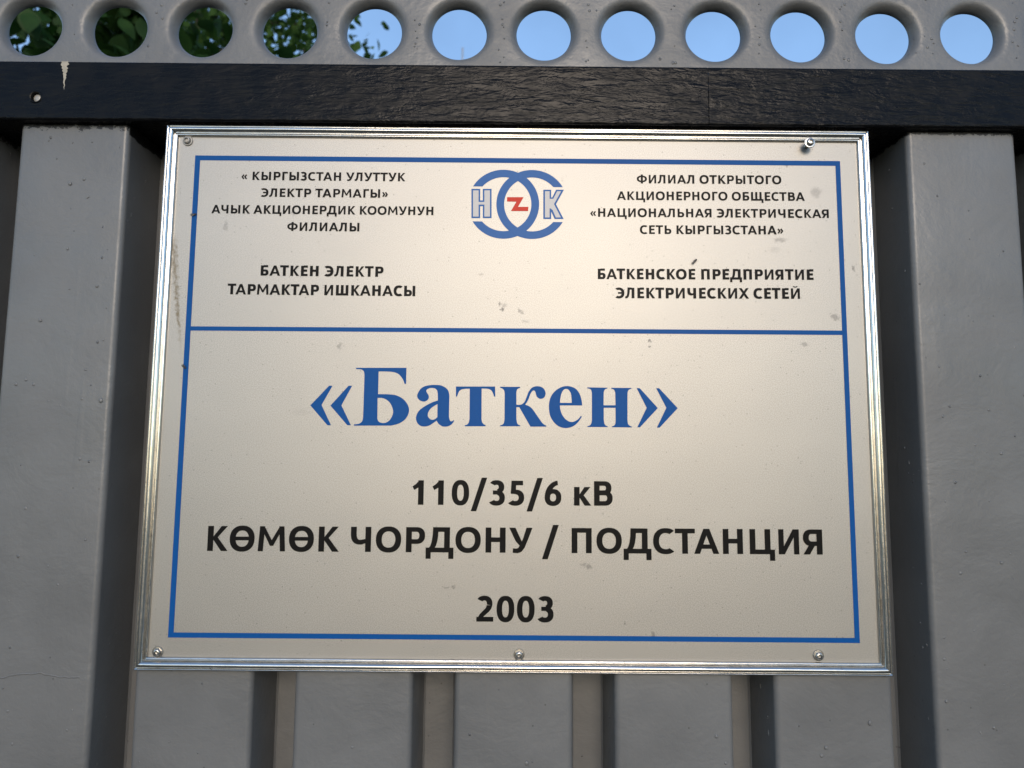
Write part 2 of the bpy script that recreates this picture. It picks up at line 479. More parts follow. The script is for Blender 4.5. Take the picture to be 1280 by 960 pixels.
rail_piece(.1632, 1.45).build('top_rail', M['rail'], fence, 35)
rv = MB(); rv.lathe_y([(.0036, -.0017), (.0033, -.0023), (.0018, -.0026), (.0005, -.0027)], HOLE[0], HOLE[1], 24)
rv.build('rivet', M['pale'], ra, 60)
# a pale paint chip running down from the top edge of the rail
cm = MB(); crn = random.Random(4)
lft, rgt = [], []
for i in range(22):
    f = i / 21; z = ZR1 - .0006 - .0255 * f
    w = (.0033 * (1 - f) ** 2.2 + .0012 * (1 - f) ** .5) ; cxp = -.3893 + .0012 * f + crn.uniform(-.0003, .0003)
    lft.append((cxp - w * crn.uniform(.55, 1.1), -.00465, z)); rgt.append((cxp + w * crn.uniform(.45, 1.1), -.00465, z))
cm.loft([lft, rgt], closed=False)
cm.loft([lft, [(x, -.0044, z) for x, y, z in lft]], closed=False)
cm.loft([rgt, [(x, -.0044, z) for x, y, z in rgt]], closed=False)
cm.build('paint_chip', M['chip'], ra)

# ------------------------------------------------------------------ the sign
sign = root('information_sign', (0, 0, SIGN_Z), 'silver framed substation sign with blue border and Cyrillic lettering, screwed to the grey fence', 'sign')
SW, SH = .300, .225
FW = .0102
def box(mb, a, b):
    x0, y0, z0 = a; x1, y1, z1 = b
    mb.add([(x0, y0, z0), (x1, y0, z0), (x1, y1, z0), (x0, y1, z0), (x0, y0, z1), (x1, y0, z1), (x1, y1, z1), (x0, y1, z1)],
           [(0, 3, 2, 1), (4, 5, 6, 7), (0, 1, 5, 4), (1, 2, 6, 5), (2, 3, 7, 6), (3, 0, 4, 7)])
pb = MB(); box(pb, (-SW + .004, 0, -SH + .004), (SW - .004, .0030, SH - .004))
panel = pb.build('panel', M['panel'], sign)

FPROF = [(0, .0040), (0, -.0016), (.0003, -.0022), (.0009, -.0025), (.0015, -.0022), (.0018, -.0016), (.0021, -.0018), (.0024, -.0030), (.0030, -.0042), (.0038, -.0050), (.0047, -.0053), (.0056, -.0050),
         (.0064, -.0043), (.0070, -.0032), (.0073, -.0020), (.0076, -.0015), (.0080, -.0018), (.0084, -.0024), (.0090, -.0026), (.0096, -.0023), (.0100, -.0015), (.0102, -.0002)]
def frame_side(p, q, inward):
    """moulding between two outer corners with mitred ends"""
    p, q, n = Vector(p), Vector(q), Vector(inward); d = (q - p).normalized(); L = (q - p).length
    mb = MB(); rings = []
    for i in range(49):
        f = i / 48; ring = []
        for w, y in FPROF:
            s = w + (L - 2 * w) * f
            pt = p + d * s + n * w
            wv = .00011 * noise.noise((pt.x * 14, pt.z * 14, w * 60 + n.x * 3)) + .00003 * noise.noise((pt.x * 55, pt.z * 55, w * 20))
            ring.append((pt.x + n.x * wv, y + (wv if w > 0 else 0), pt.z + n.z * wv))
        rings.append(ring)
    mb.loft(rings, closed=False)
    for r_ in (rings[0], rings[-1]): mb.add(r_, [tuple(range(len(r_)))])
    return mb
g = .00008
for p, q, n in (((-SW, 0, SH), (SW, 0, SH), (0, 0, -1)), ((SW, 0, SH - g), (SW, 0, -SH + g), (-1, 0, 0)),
                ((SW, 0, -SH), (-SW, 0, -SH), (0, 0, 1)), ((-SW, 0, -SH + g), (-SW, 0, SH - g), (1, 0, 0))):
    frame_side(p, q, n).build('frame_strip', M['frame'], sign, 50)

# printed things sit a fraction of a millimetre in front of the panel
INK_Y = -.00012
STEP = .000012
class Ink:
    """flat printed shapes; every further piece lies a hair in front of the one before"""
    def __init__(s, base=INK_Y): s.mb = MB(); s.k = 0; s.base = base
    def y(s):
        s.k += 1; return s.base - STEP * (s.k % 24)
    def poly(s, contours):
        y = s.y()
        vs = [[Vector((x, z, 0)) for x, z in c] for c in contours]
        tris = tessellate_polygon(vs)
        flat = [p for c in contours for p in c]
        s.mb.add([(x, y, z) for x, z in flat], [tuple(t) for t in tris])
    def strip(s, A, B):
        y = s.y()
        s.mb.loft([[(x, y, z) for x, z in A], [(x, y, z) for x, z in B]], closed=False)
    def build(s, name, mat, parent=None): return s.mb.build(name, mat, parent)

mm = .001
bd = Ink()
for a, b, c, d in ((-275, 198.5, 275.3, 194.2), (-275, -196.2, 275.3, -200.2), (-275, 194.2, -270.6, -196.2), (271.2, 194.2, 275.3, -196.2)):
    bd.poly([[(a * mm, b * mm), (c * mm, b * mm), (c * mm, d * mm), (a * mm, d * mm)]])
bd.build('border_line', M['blue'], sign)
dl = Ink(); dl.poly([[(-.2706, .0507), (.2712, .0518), (.2712, .0480), (-.2706, .0471)]])
dl.build('divider_line', M['blue'], sign)

# ---- bold sans lettering, drawn in units of 1/100 cap height
def glyphs(T, H):
    def rect(x0, y0, x1, y1): return ('p', [[(x0, y0), (x1, y0), (x1, y1), (x0, y1)]])
    def poly(*pts): return ('p', [list(pts)])
    def sgnpow(v, p): return math.copysign(abs(v) ** p, v)
    def ring(cx, cy, rx, ry, tx, ty, a0=0, a1=360, e=2.25, n=None, b0=None, b1=None):
        n = n or max(8, int(abs(a1 - a0) / 6)); q = 2 / e
        def ell(a, ax, ay): return (cx + ax * sgnpow(math.cos(R(a)), q), cy + ay * sgnpow(math.sin(R(a)), q))
        b0 = a0 if b0 is None else b0; b1 = a1 if b1 is None else b1
        A = [ell(a0 + (a1 - a0) * i / n, rx, ry) for i in range(n + 1)]
        B = [ell(b0 + (b1 - b0) * i / n, rx - tx, ry - ty) for i in range(n + 1)]
        return ('s', A, B)
    def bowl(x0, x1, y0, y1, tx=T, ty=H, r=None):
        """right-hand bowl from a stem at x0: two bars and a half round"""
        ry = (y1 - y0) / 2; rx = min(ry * 1.05, (x1 - x0) * .62); c = x1 - rx
        return [rect(x0, y1 - ty, c + .5, y1), rect(x0, y0, c + .5, y0 + ty), ring(c, (y0 + y1) / 2, rx, ry, tx, ty, -90, 90)]
    def stem(x, h=100, w=T): return rect(x, 0, x + w, h)
    def bar(x0, x1, y, h=H): return rect(x0, y, x1, y + h)
    def lean(x0, x1, y0, y1, w): return poly((x0, y0), (x0 + w, y0), (x1 + w, y1), (x1, y1))
    def arm_k(x, h, xr):
        m_ = h * .52
        return [poly((x, m_ + 5), (x, m_ - 4), (x + 14, m_ - 2), (xr - 1, h), (xr - 26, h)), poly((x, m_ + 4), (x + 17, m_ + 4), (xr + 2, 0), (xr - 25, 0), (x, m_ - 6))]

    def g_ie(w=62): return [stem(0), bar(T - 1, w, 0), bar(T - 1, w - 5, 42), bar(T - 1, w, 81.5)]
    def g_o(w=101): return [ring(w / 2, 50, w / 2, 52, T + .5, H + 1)]
    def g_i(w=82): return [stem(0, w=21), stem(w - 21, w=21), poly((14, 0), (24, 0), (w - 20, 70), (w - 20, 100), (w - 24, 100), (20, 30), (20, 0))]
    def g_el(w=84): return [stem(w - T), bar(20, w - T + 1, 81.5), ('s', [(20, 100), (19, 70), (17, 45), (12, 25), (5, 18.5), (-2, 18)], [(42, 82), (41, 65), (38, 40), (31, 14), (19, 1.5), (-1, -1.5)])]
    GL = {   # glyph: (width, left bearing, right bearing, pieces)
     'А': (100, 1, 1, [poly((0, 0), (23.5, 0), (60, 100), (38, 100)), poly((76.5, 0), (100, 0), (62, 100), (40, 100)), bar(22, 78, 20, 17.5)]),
     'Б': (73, 13, 5, [stem(0), bar(T - 1, 67, 81.5)] + bowl(T - 1, 73, 0, 61)),
     'В': (77, 13, 5, [stem(0)] + bowl(T - 1, 72, 44, 100) + bowl(T - 1, 77, 0, 61)),
     'Г': (60, 13, 2, [stem(0), bar(T - 1, 60, 81.5)]),
     'Д': (111, 1, 1, [bar(0, 111, 0), rect(0, -26, 20.5, 1), rect(90.5, -26, 111, 1), stem(73), bar(28, 74, 81.5), ('s', [(28, 100), (27, 70), (24, 45), (18, 25), (11, 17)], [(50, 83), (49, 66), (46, 44), (41, 26), (35, 17)])]),
     'Е': (62, 13, 6, g_ie()),
     'З': (68, 3, 5, [ring(29, 73, 36, 29, T, H, -78, 143, b1=136), ring(30, 29.5, 38, 31.5, T, H, -145, 78, b0=-138), bar(17, 37, 43.5, 17)]),
     'И': (82, 13, 13, g_i()),
     'Й': (82, 13, 13, g_i() + [ring(41, 124, 22, 17, 10, 9, 190, 350)]),
     'К': (83, 13, -1, [stem(0)] + arm_k(T - 1, 100, 80)),
     'Л': (84, 2, 13, g_el()),
     'М': (109, 8, 8, [lean(0, 6, 0, 100, 20.5), lean(109 - 20.5, 109 - 26.5, 0, 100, 20.5), poly((8, 100), (24, 100), (54.5, 45), (85, 100), (101, 100), (61, 22), (48, 22))]),
     'Н': (80, 13, 13, [stem(0), stem(80 - T), bar(T - 1, 80 - T + 1, 42)]),
     'О': (101, 5, 5, g_o()),
     'Ө': (99, 5, 5, g_o(99) + [bar(20, 79, 43, 15)]),
     'П': (80, 13, 13, [stem(0), stem(80 - T), bar(T - 1, 80 - T + 1, 81.5)]),
     'Р': (76, 13, 3, [stem(0)] + bowl(T - 1, 76, 33, 100)),
     'С': (83, 5, 2, [ring(50, 50, 50, 52, T + .5, H + 1, 50, 310, b0=58, b1=302)]),
     'Т': (80, 1, 1, [bar(0, 80, 81.5), stem(40 - T / 2, 83)]),
     'У': (93, 0, 0, [('s', [(93, 100), (75, 52), (62, 20), (50, 4), (34, -2), (14, 0)], [(69, 100), (56, 58), (45, 32), (37, 20), (29, 16.5), (16, 18)]), poly((0, 100), (25, 100), (48, 51), (58, 30), (44, 26), (26, 46))]),
     'Ф': (112, 4, 4, [ring(56, 52, 56, 39, T - 1, H - 1), rect(56 - T / 2, -2, 56 + T / 2, 104)]),
     'Х': (95, 0, 0, [poly((0, 0), (26, 0), (93, 100), (67, 100)), poly((69, 0), (95, 0), (28, 100), (2, 100))]),
     'Ц': (100, 13, 1, [stem(0), stem(60), bar(T - 1, 82, 0), rect(80, 0, 100, 18.5), rect(79.5, -26, 100, 1)]),
     'Ч': (81, 10, 13, [stem(81 - T), ring(37, 72, 37, 43, T, H, 180, 285, 2.4, b1=282), rect(0, 71, T, 100), poly((40, 29.5), (60, 34), (60, 52), (40, 48))]),
     'Ш': (117, 13, 13, [stem(0), stem(117 - T), stem(58.5 - T / 2), bar(T - 1, 117 - T + 1, 0)]),
     'Щ': (136, 13, 1, [stem(0), stem(117 - T), stem(58.5 - T / 2), bar(T - 1, 118, 0), rect(117, 0, 136, 18.5), rect(115.5, -26, 136, 1)]),
     'Ы': (105, 13, 13, [stem(0), stem(105 - T)] + bowl(T - 1, 74, 0, 61)),
     'Ь': (73, 13, 4, [stem(0)] + bowl(T - 1, 73, 0, 61)),
     'Э': (84, 2, 5, [ring(33, 50, 51, 52, T + .5, H + 1, -128, 128, b0=-120, b1=120), bar(24, 66, 42, 17)]),
     'Я': (77, 2, 13, [stem(77 - T), rect(32, 81.5, 56, 100), rect(32, 34, 56, 52), ring(32, 67, 32, 33, T, H, 90, 270), poly((0, 0), (25.5, 0), (48, 37), (25, 40)), ]),
     'к': (70, 12, 0, [stem(0, 76)] + arm_k(T - 1, 76, 69)),
     '0': (72, 5.5, 5.5, [ring(36, 50, 36, 52, T - .5, H + .5, e=2.35)]),
     '1': (47, 8, 28, [rect(24, 0, 47, 100), poly((0, 75), (8, 60), (24, 70), (34, 80), (34, 100), (28, 100), (15, 85))]),
     '2': (69, 6, 8, [bar(0, 69, 0), ring(32, 70, 33, 32, T, H, -10, 148, b1=139), ('s', [(64.6, 64), (60, 50), (50, 38), (36, 26), (27, 18)], [(42, 65), (38, 54), (28, 44), (14, 30), (2, 10), ])]),
     '3': (66, 6, 8, [ring(31, 74, 32, 28, T, H, -80, 146, b1=138), ring(31, 29.5, 35, 31.5, T, H + .5, -148, 80, b0=-140), bar(16, 38, 43.5, 16.5)]),
     '5': (65, 7, 8, [bar(14, 60, 81.5), poly((12, 100), (32, 100), (30.5, 50), (9, 47)), ring(28, 31, 37, 33, T, H + .5, -140, 88, b0=-132), poly((9, 47), (29, 45.5), (30, 64), (10, 62))]),
     '6': (70, 5, 7, [ring(35.5, 32.5, 34.5, 34.5, T - 1, H), ring(60, 33, 59, 69, T, H, 96, 180, 2.0)]),
     '/': (67, 2, 2, [poly((0, -25), (23, -25), (67, 112), (44, 112))]),
     '«': (64, 6, 6, [poly((21, 68), (35, 60), (20, 38), (35, 16), (21, 8), (0, 38)), poly((50, 68), (64, 60), (49, 38), (64, 16), (50, 8), (29, 38))]),
     '»': (64, 6, 6, [poly((14, 68), (0, 60), (15, 38), (0, 16), (14, 8), (35, 38)), poly((43, 68), (29, 60), (44, 38), (29, 16), (43, 8), (64, 38))]),
     ' ': (18, 8, 8, []),
    }
    return GL
KERN = {'ТА': -7, 'АТ': -7, 'ГА': -5, 'РД': -2, 'ТО': -2, 'АЧ': -4, 'УТ': 0, 'РА': -4, 'КО': -3, 'КЦ': 0, '1/': -2}
SETS = {7: glyphs(23.5, 19.5), 8: glyphs(26.5, 21.5), 19: glyphs(23, 18.8)}
def text_line(txt, x0, x1, z0, z1, cap, parent, label):
    GL = SETS[int(cap)]
    pos, x, prev = [], 0.0, None
    for ch in txt:
        w, l, r, _ = GL[ch]
        if prev is None: x = -l
        else: x += KERN.get(prev + ch, 0)
        pos.append((ch, x + l)); x += l + w + r; prev = ch
    total = x - GL[txt[-1]][2]
    sz = cap / 100
    wide = 1 + .6 * ((x1 - x0) / total / sz - 1)          # a little wider letters, the rest goes into the spacing
    gap = ((x1 - x0) / (sz * wide) - total) / (len(txt) - 1)
    pos = [(ch, ox + gap * i) for i, (ch, ox) in enumerate(pos)]
    sx = sz * wide
    ink = Ink()
    def tf(p, ox): 
        X = x0 + (p[0] + ox) * sx
        return (X * mm, (z0 + (z1 - z0) * (X - x0) / (x1 - x0) + p[1] * sz) * mm)
    for ch, ox in pos:
        for pc in GL[ch][3]:
            if pc[0] == 'p': ink.poly([[tf(p, ox) for p in c] for c in pc[1]])
            else: ink.strip([tf(p, ox) for p in pc[1]], [tf(p, ox) for p in pc[2]])
    o = ink.build('lettering', M['ink'], parent); o['label'] = label
    return total, gap

LINES = [
 ('« КЫРГЫЗСТАН УЛУТТУК', -234.8, -95.2, 177.15, 177.2, 7.40, 'small black lettering, first line of the left block'),
 ('ЭЛЕКТР ТАРМАГЫ»', -217.7, -109.7, 162.55, 162.6, 7.40, 'small black lettering, second line of the left block'),
 ('АЧЫК АКЦИОНЕРДИК КООМУНУН', -258.7, -70.9, 147.7, 147.7, 7.40, 'small black lettering, widest line of the left block'),
 ('ФИЛИАЛЫ', -194.0, -133.1, 133.0, 133.05, 7.45, 'small black lettering, one word ending the left block'),
 ('БАТКЕН ЭЛЕКТР', -214.7, -111.7, 94.25, 94.05, 8.80, 'bold black lettering under the left block'),
 ('ТАРМАКТАР ИШКАНАСЫ', -241.7, -84.7, 78.05, 77.75, 8.90, 'bold black lettering just above the divider on the left'),
 ('ФИЛИАЛ ОТКРЫТОГО', 101.5, 224.6, 177.25, 177.55, 7.50, 'small black lettering, first line of the right block'),
 ('АКЦИОНЕРНОГО ОБЩЕСТВА', 84.5, 244.0, 162.5, 163.05, 7.50, 'small black lettering, second line of the right block'),
 ('«НАЦИОНАЛЬНАЯ ЭЛЕКТРИЧЕСКАЯ', 61.8, 263.9, 147.55, 148.25, 7.50, 'small black lettering, widest line of the right block'),
 ('СЕТЬ КЫРГЫЗСТАНА»', 103.7, 224.9, 133.0, 133.6, 7.50, 'small black lettering, last line of the right block'),
 ('БАТКЕНСКОЕ ПРЕДПРИЯТИЕ', 68.0, 249.0, 93.75, 94.65, 8.85, 'bold black lettering under the right block'),
 ('ЭЛЕКТРИЧЕСКИХ СЕТЕЙ', 82.6, 237.1, 77.55, 78.35, 8.95, 'bold black lettering just above the divider on the right'),
 ('110/35/6 кВ', -83.4, 79.3, -94.35, -93.85, 19.7, 'large black voltage figures under the blue name'),
 ('КӨМӨК ЧОРДОНУ / ПОДСТАНЦИЯ', -247.5, 248.3, -132.45, -131.3, 19.9, 'large black lettering across the lower half'),
 ('2003', -30.1, 31.5, -185.95, -185.85, 19.8, 'large black year at the bottom'),
]
for L_ in LINES:
    text_line(*L_[:6], sign, L_[6])

# ---- the large serif name in blue
SERIF = {
'guillemet_open':[[(-154.01,2.02,1), (-151.17,2.04,1), (-159.62,-13.96,1), (-151.27,-30.54,1), (-154.22,-30.56,1), (-168.85,-14.35,1)],[(-137.94,2.15,1), (-134.97,2.18,1), (-143.27,-14.14,1), (-134.99,-30.4,1), (-137.94,-30.42,1), (-152.33,-14.4,1)]],
'Be':[[(-132.16,17.1,1), (-90.56,17.46,1), (-90.55,4.11,1), (-91.85,4.1,1), (-92.98,7.08,0), (-95.23,10.49,0), (-98.38,12.96,0), (-102.75,13.98,0), (-108.33,14.24,0), (-113.48,14.2,1), (-113.39,-4.59,1), (-105.35,-4.65,0), (-99.16,-5.28,0), (-93.54,-7.84,0), (-89.43,-12.13,0), (-87.58,-17.06,0), (-88.58,-22.01,0), (-91.56,-26.04,0), (-96.1,-28.84,0), (-102.21,-30.43,1), (-132.46,-30.69,1), (-132.49,-29.64,1), (-128.69,-29.12,0), (-126.28,-27.56,0), (-125.32,-24.78,0), (-125.16,-19.85,1), (-125.1,11.17,1), (-125.68,13.97,0), (-127.59,15.64,0), (-132.12,15.98,1)],[(-113.73,-7.7,1), (-109.59,-7.85,0), (-105.84,-9.49,0), (-102.67,-12.86,0), (-100.68,-18.41,0), (-101.49,-22.73,0), (-103.86,-26.45,0), (-107.19,-28.2,0), (-110.58,-28.04,0), (-112.64,-26.83,0), (-113.44,-24.68,1)]],
'a':[[(-81.2,-6.22,0), (-80.54,-3.32,0), (-78.45,0.08,0), (-75.13,2.28,0), (-70.82,3.19,0), (-66.5,3.47,0), (-62.16,3.12,0), (-58.28,1.46,0), (-55.58,-1.42,0), (-54.69,-5.51,1), (-54.74,-22.34,1), (-54.21,-24.97,0), (-53.23,-26.4,0), (-51.94,-26.25,0), (-51.09,-25.43,1), (-50.36,-26.04,1), (-51.76,-28.3,0), (-53.88,-29.99,0), (-56.74,-30.88,0), (-59.61,-30.76,0), (-62.02,-29.58,0), (-63.73,-27.92,0), (-64.82,-26.02,1), (-67.79,-28.2,0), (-70.63,-30.04,0), (-74.43,-30.93,0), (-77.79,-30.43,0), (-80.47,-28.3,0), (-81.74,-24.96,0), (-81.47,-22.09,0), (-79.96,-18.72,0), (-76.68,-15.57,0), (-71.94,-12.64,0), (-68.14,-10.78,0), (-64.09,-9.35,1), (-64.34,-3.66,1), (-64.97,-1.01,0), (-66.68,0.42,0), (-68.85,0.89,0), (-71.25,0.63,0), (-73.15,-0.36,0), (-73.75,-1.57,0), (-73.09,-3.25,0), (-71.85,-5.17,0), (-71.57,-7.1,0), (-72.49,-9.04,0), (-74.63,-10.31,0), (-77.27,-10.18,0), (-79.7,-8.86,0)],[(-64.36,-12.43,1), (-67.11,-14.04,0), (-69.95,-16.23,0), (-71.71,-19.13,0), (-72.14,-21.53,0), (-71.48,-23.44,0), (-69.77,-25.01,0), (-67.85,-25.33,0), (-65.95,-24.59,0), (-64.25,-23.14,1)]],
'te':[[(-49.39,2.26,1), (-17.15,2.54,1), (-16.82,-5.82,1), (-17.88,-5.83,1), (-18.72,-3.28,0), (-20.1,-0.87,0), (-22.03,0.32,0), (-24.44,0.68,0), (-28.2,0.75,1), (-27.97,-24.51,1), (-27.46,-26.9,0), (-26.24,-28.57,0), (-24.56,-29.37,1), (-24.64,-30.32,1), (-41.67,-30.47,1), (-41.68,-29.65,1), (-39.64,-28.92,0), (-38.33,-26.99,0), (-37.84,-24.12,1), (-38.01,0.52,1), (-41.76,0.39,0), (-45.11,-0.36,0), (-47.0,-2.31,0), (-48.38,-6.08,1), (-49.34,-6.09,1)]],
'ka':[[(-12.91,2.33,1), (3.59,2.47,1), (3.6,1.6,1), (1.68,0.76,0), (0.73,-0.7,0), (0.5,-3.11,1), (0.58,-12.37,1), (2.98,-12.39,0), (5.37,-11.75,0), (7.28,-9.81,0), (8.7,-6.42,0), (10.59,-1.58,0), (12.5,1.09,0), (14.42,2.47,0), (17.3,3.07,0), (20.67,2.62,0), (23.33,0.7,0), (24.54,-2.43,0), (23.98,-5.33,0), (22.16,-7.03,0), (19.75,-7.29,0), (17.59,-5.86,0), (16.61,-3.7,0), (16.12,-1.77,0), (15.16,-0.57,0), (13.71,-0.92,0), (12.05,-3.5,0), (10.63,-7.37,0), (9.2,-10.27,0), (7.77,-12.21,1), (10.66,-13.39,0), (13.07,-15.05,0), (15.0,-17.44,1), (19.34,-23.64,1), (21.75,-26.97,0), (23.67,-28.63,0), (25.35,-29.43,1), (25.26,-30.19,1), (12.2,-30.3,1), (2.99,-14.41,1), (0.59,-14.43,1), (0.67,-24.03,1), (1.27,-27.38,0), (2.38,-28.81,0), (3.82,-29.37,1), (3.73,-30.08,1), (-12.78,-30.22,1), (-12.79,-29.55,1), (-10.78,-28.77,0), (-9.6,-27.23,0), (-9.1,-24.35,1), (-9.16,-3.19,1), (-9.61,-0.78,0), (-10.83,0.66,0), (-12.91,1.46,1)]],
'ie':[[(54.71,-12.53,1), (54.24,-8.45,0), (53.05,-4.12,0), (50.65,-0.03,0), (47.28,2.36,0), (42.47,3.43,0), (37.66,2.52,0), (32.85,-0.42,0), (29.25,-4.8,0), (27.59,-10.12,0), (27.36,-15.41,0), (28.34,-21.16,0), (30.98,-25.93,0), (34.82,-29.49,0), (39.13,-31.03,0), (43.43,-30.99,0), (47.74,-29.38,0), (51.58,-26.0,0), (54.46,-21.66,1), (53.5,-21.19,1), (51.58,-23.6,0), (48.7,-25.54,0), (45.83,-26.19,0), (42.96,-25.35,0), (40.08,-22.98,0), (37.92,-19.64,0), (36.72,-15.81,0), (36.33,-12.69,1)],[(36.47,-10.52,1), (36.71,-7.15,0), (37.66,-2.8,0), (39.34,0.11,0), (41.51,1.1,0), (43.67,0.15,0), (45.36,-2.73,0), (45.93,-6.59,0), (46.07,-10.44,1)]],
'en':[[(58.87,2.46,1), (75.48,2.35,1), (75.47,1.63,1), (73.54,0.89,0), (72.47,-1.3,1), (72.27,-12.24,1), (82.12,-12.16,1), (81.99,-1.94,1), (81.24,0.23,0), (80.04,1.18,0), (78.74,1.51,1), (78.75,2.29,1), (95.31,2.28,1), (95.3,1.56,1), (93.27,0.81,0), (92.3,-0.89,0), (92.04,-2.82,1), (91.85,-24.46,1), (92.31,-27.33,0), (93.49,-28.76,0), (95.4,-29.6,1), (95.39,-30.27,1), (79.03,-30.22,1), (79.03,-29.45,1), (80.8,-28.86,0), (81.77,-27.42,0), (82.08,-25.02,1), (82.1,-14.23,1), (72.41,-14.31,1), (72.4,-24.15,1), (72.91,-27.26,0), (74.1,-28.92,0), (75.54,-29.48,1), (75.44,-30.15,1), (58.92,-30.2,1), (58.93,-29.53,1), (60.94,-28.79,0), (62.14,-27.11,0), (62.63,-24.47,1), (62.7,-2.59,1), (62.23,0.07,0), (61.03,1.17,0), (58.87,1.73,1)]],
'guillemet_close':[[(99.65,2.17,1), (102.16,2.19,1), (116.87,-14.17,1), (102.06,-30.12,1), (99.81,-30.14,1), (107.75,-14.01,1)],[(115.73,2.31,1), (118.19,2.23,1), (133.28,-14.13,1), (118.24,-30.18,1), (115.94,-30.2,1), (123.93,-13.87,1)]],
}
def smooth_contour(pts, per=5):
    """closed contour in mm; flagged points are corners, the rest are rounded"""
    n = len(pts); out = []
    for i in range(n):
        p1, p2 = pts[i], pts[(i + 1) % n]
        p0 = pts[i - 1] if not p1[2] else p1
        p3 = pts[(i + 2) % n] if not p2[2] else p2
        if p1[2] and p2[2]:
            out.append((p1[0] * mm, p1[1] * mm)); continue
        for k in range(per):
            t = k / per
            f = lambda a, b, c, d: .5 * (2 * b + (c - a) * t + (2 * a - 5 * b + 4 * c - d) * t * t + (3 * b - a - 3 * c + d) * t ** 3)
            out.append((f(p0[0], p1[0], p2[0], p3[0]) * mm, f(p0[1], p1[1], p2[1], p3[1]) * mm))
    return out
sv = Ink()
for nm, cs in SERIF.items():
    if nm.startswith('guillemet'):
        for c in cs: sv.poly([smooth_contour(c)])
    else:
        sv.poly([smooth_contour(c) for c in cs])
so = sv.build('lettering', M['blue'], sign); so['label'] = 'big blue serif name in the middle of the sign'

# ---- emblem
EMB = {
'H_outer':[(-39.04,171.1),(-31.61,171.17),(-31.48,161.03),(-29.25,161.05),(-29.38,171.19),(-21.95,171.26),(-21.66,145.59),(-29.06,145.53),(-29.19,155.99),(-31.41,155.97),(-31.28,145.51),(-38.68,145.44)],
'H_inner':[(-37.69,169.73),(-32.93,169.77),(-32.8,159.64),(-27.9,159.68),(-28.03,169.82),(-23.27,169.86),(-23.01,146.95),(-27.74,146.91),(-27.87,157.38),(-32.77,157.34),(-32.63,146.87),(-37.36,146.83)],
'K_outer':[(22.01,170.88),(28.7,170.95),(28.72,164.18),(29.61,164.19),(32.87,170.98),(39.56,171.04),(32.82,158.31),(39.35,145.38),(31.73,145.31),(28.75,151.77),(28.77,145.28),(22.11,145.22)],
'K_inner':[(23.43,169.51),(27.37,169.55),(27.39,162.94),(30.51,162.97),(33.76,169.61),(37.11,169.64),(31.11,158.3),(36.98,146.73),(32.69,146.69),(29.94,153.16),(27.41,154.97),(27.43,146.64),(23.51,146.61)],
'zig':[(-8.71,164.04),(5.32,164.17),(0.61,155.65),(9.48,155.73),(9.21,152.09),(-5.27,151.96),(-0.76,160.17),(-8.68,160.29)],
}
em = bpy.data.objects.new('emblem', None); COL.objects.link(em); em.parent = sign; em.empty_display_size = .02
em['label'] = 'round blue emblem of two linked rings at the top centre'
EC = (.41, 158.0)
for sgn in (-1, 1):
    rk = Ink(INK_Y if sgn < 0 else INK_Y - .00002)
    ox = EC[0] + sgn * 12.07; A, B = [], []
    for i in range(97):
        f = i / 96
        ao = R(149.6) * (1 - 2 * f); ai = R(139.6) * (1 - 2 * f)
        A.append(((ox - sgn * 30.2 * math.cos(ao)) * mm, (EC[1] + 30.2 * math.sin(ao)) * mm))
        B.append(((ox - sgn * 23.6 * math.cos(ai)) * mm, (EC[1] + 23.6 * math.sin(ai)) * mm))
    rk.strip(A, B); rk.build('ring', M['blue2'], em)
for ch in 'HK':
    lo = Ink(); lo.poly([[(x * mm, z * mm) for x, z in EMB[ch + '_outer']]])
    lt = lo.build('letter', M['blue2'], em)
    li = Ink(INK_Y - .00006); li.poly([[(x * mm, z * mm) for x, z in EMB[ch + '_inner']]])
    # the silver face is the same printed letter: add it as a second material of one mesh
    me = lt.data; me.materials.append(M['silver'])
    b0 = len(me.vertices); nf = len(me.polygons)
    vs = [tuple(v.co) for v in me.vertices] + li.mb.v; fs = [tuple(p.vertices) for p in me.polygons] + [tuple(i + b0 for i in f) for f in li.mb.f]
    me.clear_geometry(); me.from_pydata(vs, [], fs)
    for i, p in enumerate(me.polygons): p.material_index = 1 if i >= nf else 0
    me.update()
zg = Ink(INK_Y - .00008); zg.poly([[(x * mm, z * mm) for x, z in EMB['zig']]]); zg.build('lightning_bolt', M['red'], em)

# ---- screws
def screw(x, z, out=0.0, rot=0.0, mat=None, flange=.0042):
    mb = MB(); y = -out
    if out:
        prof = [(.0017, .0)]
        nth = 9
        for i in range(nth):
            yy = -out * (i + .5) / nth; prof += [(.0017, yy + out * .2 / nth), (.0022, yy)]
        mb.lathe_y(prof + [(.0017, -out)], x, z, 20)
    mb.lathe_y([(flange, y - .0001), (flange, y - .0006), (flange * .93, y - .0010), (.0031, y - .0011)], x, z, 32)
    mb.lathe_y([(.0031, y - .0010), (.00305, y - .0022), (.0028, y - .0029), (.0023, y - .0033), (.0017, y - .0034), (.00155, y - .0031), (.0014, y - .0018), (.0003, y - .0017)], x, z, 6 if rot is not None else 28, rot or 0)
    return mb
for x, z, out, rot, mt in ((-.2820, .2112, 0, None, 'pale'), (.2468, .2112, .0070, None, 'screw'), (-.2822, -.2112, 0, .2, 'screw'), (.0042, -.2110, 0, .5, 'screw'), (.2418, -.2098, 0, .1, 'screw')):
    o = screw(x, z, out, rot, mt, .0046 if out else .0044).build('screw', M[mt], sign, 38)
    if out: o['label'] = 'loose screw standing proud of the panel at the upper right'
    if mt == 'pale': o['label'] = 'dull grey flat headed screw in the upper left corner'

